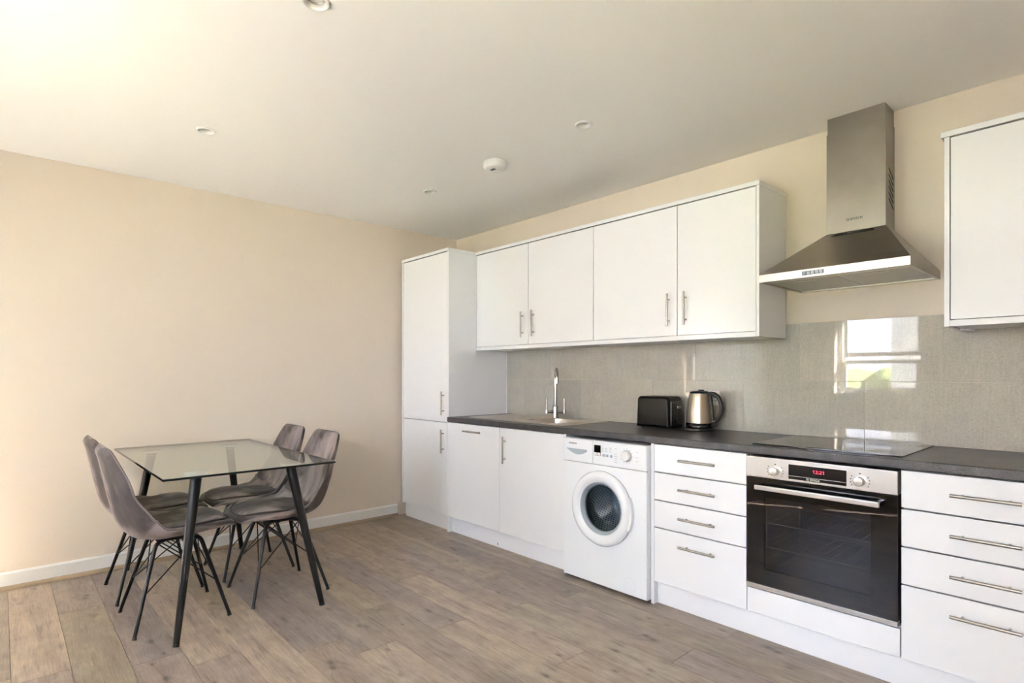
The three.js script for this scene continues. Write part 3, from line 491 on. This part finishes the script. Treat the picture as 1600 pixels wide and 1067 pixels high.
// ------------------------------------------------------------------ toaster, kettle, socket
{
  const t = thing('toaster', 'matt black two-slot toaster on the worktop beside the kettle', 'toaster', [2.305, HW, 0.165]);
  const s = new THREE.Shape(), w0 = 0.113, w1 = 0.106, y0 = 0.012, y1 = 0.176, r = 0.012; s.moveTo(-w0, y0); s.lineTo(w0, y0); s.lineTo(w1, y1 - r); s.quadraticCurveTo(w1, y1, w1 - r, y1); s.lineTo(-w1 + r, y1); s.quadraticCurveTo(-w1, y1, -w1, y1 - r); s.closePath();
  const g = new THREE.ExtrudeGeometry(s, { depth: 0.116, bevelEnabled: true, bevelSize: 0.016, bevelThickness: 0.022, bevelSegments: 6, curveSegments: 8 }); g.translate(0, 0, -0.058); g.scale(0.9, 0.95, 1); g.translate(0, 0.009, 0);
  mesh('body', metreUV(g), mat.toaster, t);
  const tp = mesh('top_plate', bx(-0.082, 0.082, 0.188, 0.1912, -0.05, 0.05, 0.0015), mat.steel, t);
  for (const z of [-0.024, 0.024]) mesh('slot', bx(-0.068, 0.068, 0.1905, 0.1918, z - 0.013, z + 0.013), mat.dark, tp);
  const ep = mesh('end_panel', bx(0.108, 0.122, 0.02, 0.165, -0.06, 0.06, 0.006), mat.blackGloss, t);
  mesh('lever', bx(0.118, 0.142, 0.120, 0.137, -0.018, 0.022, 0.004), mat.chrome, ep); mesh('lever_slot', bx(0.1215, 0.1228, 0.045, 0.14, -0.004, 0.004), mat.dark, ep); mesh('dial', at(new THREE.CylinderGeometry(0.014, 0.014, 0.012, 24).rotateZ(Math.PI / 2), 0.127, 0.048, 0.0), mat.blackPlastic, ep);
  for (const [x, z] of [[-0.085, -0.05], [0.085, -0.05], [-0.085, 0.05], [0.085, 0.05]]) mesh('foot', at(new THREE.CylinderGeometry(0.009, 0.01, 0.012, 16), x, 0.006, z), mat.blackPlastic, t);
}
{
  const k = thing('kettle', 'brushed steel cordless kettle with black handle on the worktop', 'kettle', [2.573, HW, 0.165]); k.rotation.y = 0.12;
  mesh('power_base', lathe([[0, 0], [0.078, 0], [0.081, 0.004], [0.080, 0.014], [0.07, 0.018], [0, 0.018]], 56), mat.blackPlastic, k);
  mesh('lower_band', lathe([[0, 0.0185], [0.0735, 0.0185], [0.0755, 0.024], [0.0748, 0.046], [0.0, 0.046]], 56), mat.blackGloss, k);
  mesh('body', lathe([[0.0745, 0.0462], [0.0738, 0.08], [0.070, 0.125], [0.0645, 0.17], [0.058, 0.205], [0.0555, 0.214]], 64), mat.kettle, k);
  const lid = mesh('lid', lathe([[0.0558, 0.2142], [0.0565, 0.219], [0.050, 0.2255], [0.03, 0.229], [0, 0.230]], 56), mat.blackGloss, k); mesh('lid_knob', at(new RoundedBoxGeometry(0.03, 0.008, 0.016, 2, 0.003), 0.01, 0.232, 0), mat.blackPlastic, lid);
  { const sp = new THREE.Shape(); sp.moveTo(-0.050, 0.218); sp.lineTo(-0.082, 0.217); sp.quadraticCurveTo(-0.070, 0.198, -0.060, 0.180); sp.lineTo(-0.050, 0.180); sp.closePath(); mesh('spout', at(new THREE.ExtrudeGeometry(sp, { depth: 0.022, bevelEnabled: true, bevelSize: 0.002, bevelThickness: 0.006, bevelSegments: 3 }), 0, 0, -0.011), mat.kettle, k); }
  const hc = new THREE.CatmullRomCurve3([V(0.046, 0.213, 0), V(0.08, 0.212, 0), V(0.112, 0.19, 0), V(0.128, 0.145, 0), V(0.123, 0.095, 0), V(0.1, 0.062, 0), V(0.074, 0.056, 0)], false, 'centripetal');
  const hg = new THREE.TubeGeometry(hc, 48, 0.0125, 14, false); hg.scale(1, 1, 1.25); const hd = mesh('handle', hg, mat.blackPlastic, k); mesh('handle_strip', [rod(V(0.0635, 0.212, 0), V(0.078, 0.058, 0), 0.008, 0.008, 12)], mat.blackPlastic, hd);
  mesh('switch', bx(0.082, 0.104, 0.030, 0.038, -0.012, 0.012, 0.002), mat.blackGloss, k);
}
{
  const s = thing('wall_socket', 'white double wall socket on the tiles behind the kettle', 'socket', [2.554, 1.063, 0.0203]);
  mesh('plate', bx(-0.073, 0.073, -0.043, 0.043, 0, 0.009, 0.004), mat.whitePlastic, s);
  for (const x of [-0.036, 0.036]) { mesh('rocker_switch', bx(x - 0.006, x + 0.006, 0.016, 0.032, 0.0085, 0.0115, 0.0015), mat.whitePlastic, s); for (const [a, b] of [[0, 0.004], [-0.011, -0.014], [0.011, -0.014]]) mesh('pin_hole', bx(x + a - 0.0035, x + a + 0.0035, b - 0.003, b + 0.003, 0.0088, 0.0093), mat.dark, s); }
}

// ------------------------------------------------------------------ ceiling fittings
[[2.405, 2.35, 'recessed ceiling downlight at the top edge of the picture'], [1.049, 2.354, 'recessed ceiling downlight above the dining table'], [2.404, 0.982, 'recessed ceiling downlight above the washing machine, right of the smoke alarm'], [1.015, 0.969, 'recessed ceiling downlight nearest the tall corner cabinet']].forEach(([x, z, lab]) => {
  const d = thing('downlight', lab, 'downlight', [x, CEIL, z], 'ceiling downlights');
  mesh('trim_ring', lathe([[0.0335, 0.012], [0.034, 0.0], [0.0355, -0.006], [0.040, -0.0075], [0.0445, -0.004], [0.0455, -0.0005]], 48), mat.whitePlastic, d);
  mesh('can', lathe([[0.0338, 0.012], [0.031, 0.03], [0.0275, 0.05], [0, 0.052]], 40), S({ color: srgb(196, 190, 176), roughness: 0.35, side: THREE.DoubleSide }), d);
  mesh('inner_ring', at(rotX(new THREE.TorusGeometry(0.029, 0.003, 8, 40), Math.PI / 2), 0, 0.012, 0), mat.steel, d);
  mesh('lamp', lathe([[0.0, 0.010], [0.024, 0.010], [0.026, 0.014], [0.022, 0.04], [0, 0.045]], 32), P({ color: srgb(206, 202, 190), roughness: 0.08, clearcoat: 1 }), d);
});
{
  const a = thing('smoke_alarm', 'round white smoke alarm on the ceiling', 'smoke alarm', [1.722, CEIL, 0.985]);
  mesh('base', lathe([[0, 0], [0.066, 0], [0.066, -0.006], [0.063, -0.007]], 56), mat.whitePlastic, a);
  mesh('cover', lathe([[0.064, -0.0065], [0.0695, -0.009], [0.0695, -0.030], [0.066, -0.040], [0.056, -0.047], [0.0, -0.049]], 56), mat.whitePlastic, a);
  for (let k = 0; k < 5; k++) mesh('grille_slot', bx(-0.016 + k * 0.008 - 0.0016, -0.016 + k * 0.008 + 0.0016, -0.0497, -0.0478, 0.006, 0.028), mat.dark, a);
  mesh('test_button', at(new THREE.CylinderGeometry(0.011, 0.011, 0.003, 24), 0.02, -0.0495, -0.016), mat.whitePlastic, a);
}

// ------------------------------------------------------------------ dining table
{
  const x0 = 0.045, x1 = 1.447, z0 = 1.842, z1 = 2.618, yt = 0.75, th = 0.010;
  const t = thing('dining_table', 'rectangular glass-topped dining table on four splayed black legs', 'table');
  const top = mesh('glass_top', bx(x0 + 0.002, x1 - 0.002, yt - th, yt, z0 + 0.002, z1 - 0.002), mat.tableGlass, t);
  mesh('glass_edge', [bx(x0, x1, yt - th, yt, z1 - 0.002, z1), bx(x0, x1, yt - th, yt, z0, z0 + 0.002), bx(x0, x0 + 0.002, yt - th, yt, z0 + 0.002, z1 - 0.002), bx(x1 - 0.002, x1, yt - th, yt, z0 + 0.002, z1 - 0.002)], mat.glassEdge, top).userData.label = 'dark green polished glass edge';
  for (const [a, b, c, d] of [[1.405, 2.56, 1.27, 2.45], [1.40, 1.895, 1.27, 2.01], [0.085, 2.56, 0.21, 2.45], [0.1, 1.905, 0.21, 2.01]]) {
    const leg = mesh('leg', rod(V(a, 0.004, b), V(c, yt - th - 0.014, d), 0.0135, 0.025, 32), mat.blackLeg, t);
    mesh('foot_cap', rod(V(a, 0.0005, b), V(a - (a - c) * 0.012, 0.014, b - (b - d) * 0.012), 0.0142, 0.0142, 24), mat.blackPlastic, leg);
    mesh('glass_fixing', at(new THREE.CylinderGeometry(0.052, 0.050, 0.0125, 40), c, yt - th - 0.0068, d), mat.clearDisc, leg);
  }
}

// ------------------------------------------------------------------ velvet chairs
function makeChair() {
  const t = new THREE.Group();
  // centre line of the shell in side view (z forward, y up), half width and how far the edges curl in
  const C = new THREE.CatmullRomCurve3([V(0, 0.432, 0.243), V(0, 0.450, 0.212), V(0, 0.449, 0.13), V(0, 0.438, 0.02), V(0, 0.432, -0.09), V(0, 0.452, -0.165), V(0, 0.515, -0.213), V(0, 0.62, -0.243), V(0, 0.74, -0.268), V(0, 0.83, -0.290), V(0, 0.862, -0.305)], false, 'centripetal');
  const key = (tab, v) => { for (let i = 1; i < tab.length; i++) if (v <= tab[i][0]) { const f = (v - tab[i - 1][0]) / (tab[i][0] - tab[i - 1][0]), s = f * f * (3 - 2 * f); return tab[i - 1][1] + (tab[i][1] - tab[i - 1][1]) * s; } return tab[tab.length - 1][1]; };
  const HWID = [[0, 0.19], [0.12, 0.228], [0.3, 0.235], [0.48, 0.232], [0.62, 0.222], [0.8, 0.205], [1, 0.178]], CURL = [[0, 0.004], [0.2, 0.018], [0.36, 0.05], [0.47, 0.096], [0.58, 0.088], [0.75, 0.05], [1, 0.018]], TH = [[0, 0.036], [0.3, 0.044], [0.5, 0.05], [0.8, 0.046], [1, 0.04]];
  const NV = 64, NU = 20, pos = [], uv = [], idx = [], loop = 2 * NU;
  for (let j = 0; j <= NV; j++) {
    const f = j / NV, v = 0.5 - 0.5 * Math.cos(Math.PI * f) * (1 - 0.0), c = C.getPointAt(v), d = C.getTangentAt(v), n = V(0, d.z, -d.y).multiplyScalar(-1); if (n.y < 0 && v < 0.4) n.multiplyScalar(-1);
    const nn = V(0, -d.z, d.y); // up over the seat, forward on the back
    const re0 = 0.13, re1 = 0.09, e = Math.min(v / re0, (1 - v) / re1, 1), rd = Math.sqrt(Math.max(0, 1 - (1 - e) * (1 - e)));
    const et = Math.min(v / 0.035, (1 - v) / 0.03, 1), rt = Math.sqrt(Math.max(0, 1 - (1 - et) * (1 - et)));
    const hw = key(HWID, v) * (0.72 + 0.28 * rd), cu = key(CURL, v), th = key(TH, v) * Math.max(0.02, rt);
    for (let k = 0; k < loop; k++) {
      const topSide = k < NU, s = topSide ? -Math.cos(Math.PI * k / NU) : Math.cos(Math.PI * (k - NU) / NU);
      const edge = Math.sqrt(Math.max(0, 1 - Math.pow(Math.abs(s), 5))), off = cu * Math.pow(Math.abs(s), 2.4) + (topSide ? th * 0.4 * edge : -th * 0.6 * edge);
      const q = V(s * hw, 0, 0).add(c).addScaledVector(nn, off); pos.push(q.x, q.y, q.z); uv.push(0.02 + (s * hw + 0.24) * (topSide ? 1 : -1) + (topSide ? 0 : 0.96), 0.02 + v * 0.95);
    }
  }
  for (let j = 0; j < NV; j++) for (let k = 0; k < loop; k++) { const a = j * loop + k, b = j * loop + (k + 1) % loop; idx.push(a, b, a + loop, b, b + loop, a + loop); }
  for (const [row, fl] of [[0, 1], [NV, 0]]) { const o = row * loop; for (let k = 1; k < loop - 1; k++) fl ? idx.push(o, o + k + 1, o + k) : idx.push(o, o + k, o + k + 1); }
  const g = new THREE.BufferGeometry(); g.setAttribute('position', new THREE.Float32BufferAttribute(pos, 3)); g.setAttribute('uv', new THREE.Float32BufferAttribute(uv, 2)); g.setIndex(idx); g.computeVertexNormals();
  mesh('seat_shell', g, mat.velvet, t);
  // padded seat: a domed cushion following the seat, with a piped edge
  const cu = [], cuv = [], ci = [], R = 14, A = 48, rimPts = [];
  const seatY = (x, z) => 0.458 + 0.05 * Math.max(0, z) + 0.02 * Math.pow(Math.abs(x) / 0.2, 2.4) - Math.max(0, z - 0.14) * Math.max(0, z - 0.14) * 1.6 + (z < -0.06 ? (z + 0.06) * (z + 0.06) * 1.2 : 0);
  for (let r = 0; r <= R; r++) for (let a = 0; a < A; a++) {
    const f = r / R, th = a / A * 2 * Math.PI, c = Math.cos(th), s = Math.sin(th), e = Math.pow(Math.pow(Math.abs(c), 3) + Math.pow(Math.abs(s), 3), -1 / 3), x = 0.19 * f * e * c * (s > 0 ? 1 : 0.94), z = 0.042 + 0.188 * f * e * s, y = seatY(x, z) + 0.027 * Math.pow(Math.max(0, 1 - Math.pow(f, 5)), 0.5) - 0.004;
    cu.push(x, y, z); cuv.push(x + 0.6, z + 0.4); if (r === R) rimPts.push(V(x, y + 0.004, z));
  }
  for (let r = 0; r < R; r++) for (let a = 0; a < A; a++) { const p = r * A + a, q = r * A + (a + 1) % A; ci.push(p, q, p + A, q, q + A, p + A); }
  const cg = new THREE.BufferGeometry(); cg.setAttribute('position', new THREE.Float32BufferAttribute(cu, 3)); cg.setAttribute('uv', new THREE.Float32BufferAttribute(cuv, 2)); cg.setIndex(ci); cg.computeVertexNormals();
  const cush = mesh('seat_cushion', cg, P({ map: mat.velvet.map, roughness: 0.9, sheen: 0.9, sheenRoughness: 0.4, sheenColor: srgb(170, 160, 164), side: THREE.DoubleSide }), t);
  mesh('piping', new THREE.TubeGeometry(new THREE.CatmullRomCurve3(rimPts, true), 96, 0.0048, 8, true), mat.seam, cush);
  // black steel base: four splayed legs bent in under the seat, crossed by wire braces
  const foot = [[0.207, 0.2], [-0.207, 0.2], [-0.207, -0.2], [0.207, -0.2]], hip = foot.map(([x, z]) => V(x * 0.46, 0.372, z * 0.5)), on = (i, f) => V(foot[i][0], 0.004, foot[i][1]).lerp(hip[i], f);
  for (let i = 0; i < 4; i++) {
    const [x, z] = foot[i], leg = mesh('leg', [rod(V(x, 0.004, z), on(i, 0.94), 0.0082, 0.0098, 14), tube([on(i, 0.93), on(i, 0.97), V(x * 0.43, 0.384, z * 0.46), V(x * 0.30, 0.391, z * 0.32), V(x * 0.08, 0.392, z * 0.08)], 0.0098, 20, 12)], mat.blackLeg, t);
    mesh('foot_cap', rod(V(x, 0.0005, z), V(x, 0.0005, z).lerp(hip[i], 0.03), 0.0098, 0.0098, 14), mat.blackPlastic, leg);
  }
  for (let i = 0; i < 4; i++) { const j = (i + 1) % 4; for (const [a, b] of [[i, j], [j, i]]) mesh('wire_brace', rod(on(a, 0.46), V(foot[b][0] * 0.40, 0.386, foot[b][1] * 0.43), 0.0032, 0.0032, 8), mat.blackLeg, t); }
  mesh('mounting_plate', bx(-0.09, 0.09, 0.394, 0.399, -0.09, 0.09, 0.002), mat.blackPlastic, t);
  return t;
}
{
  const proto = makeChair();
  [[1.005, 2.487, Math.PI, 'grey velvet chair nearest the camera, its back towards the left edge'], [0.495, 2.487, Math.PI, 'grey velvet chair by the left wall, half hidden behind the nearest chair'], [1.01, 1.98, 0, 'grey velvet chair on the kitchen side of the table, farther from the wall'], [0.505, 1.98, 0, 'grey velvet chair on the kitchen side of the table, close to the left wall']].forEach(([x, z, r, lab], i) => {
    const c = i ? proto.clone() : proto; c.name = numbered('dining_chair'); c.position.set(x, 0, z); c.rotation.set(0, r, 0); scene.add(c); tag(c, lab, 'chair', 'velvet dining chairs');
    c.userData = { ...c.userData };
  });
}

renderer.render(scene, camera);
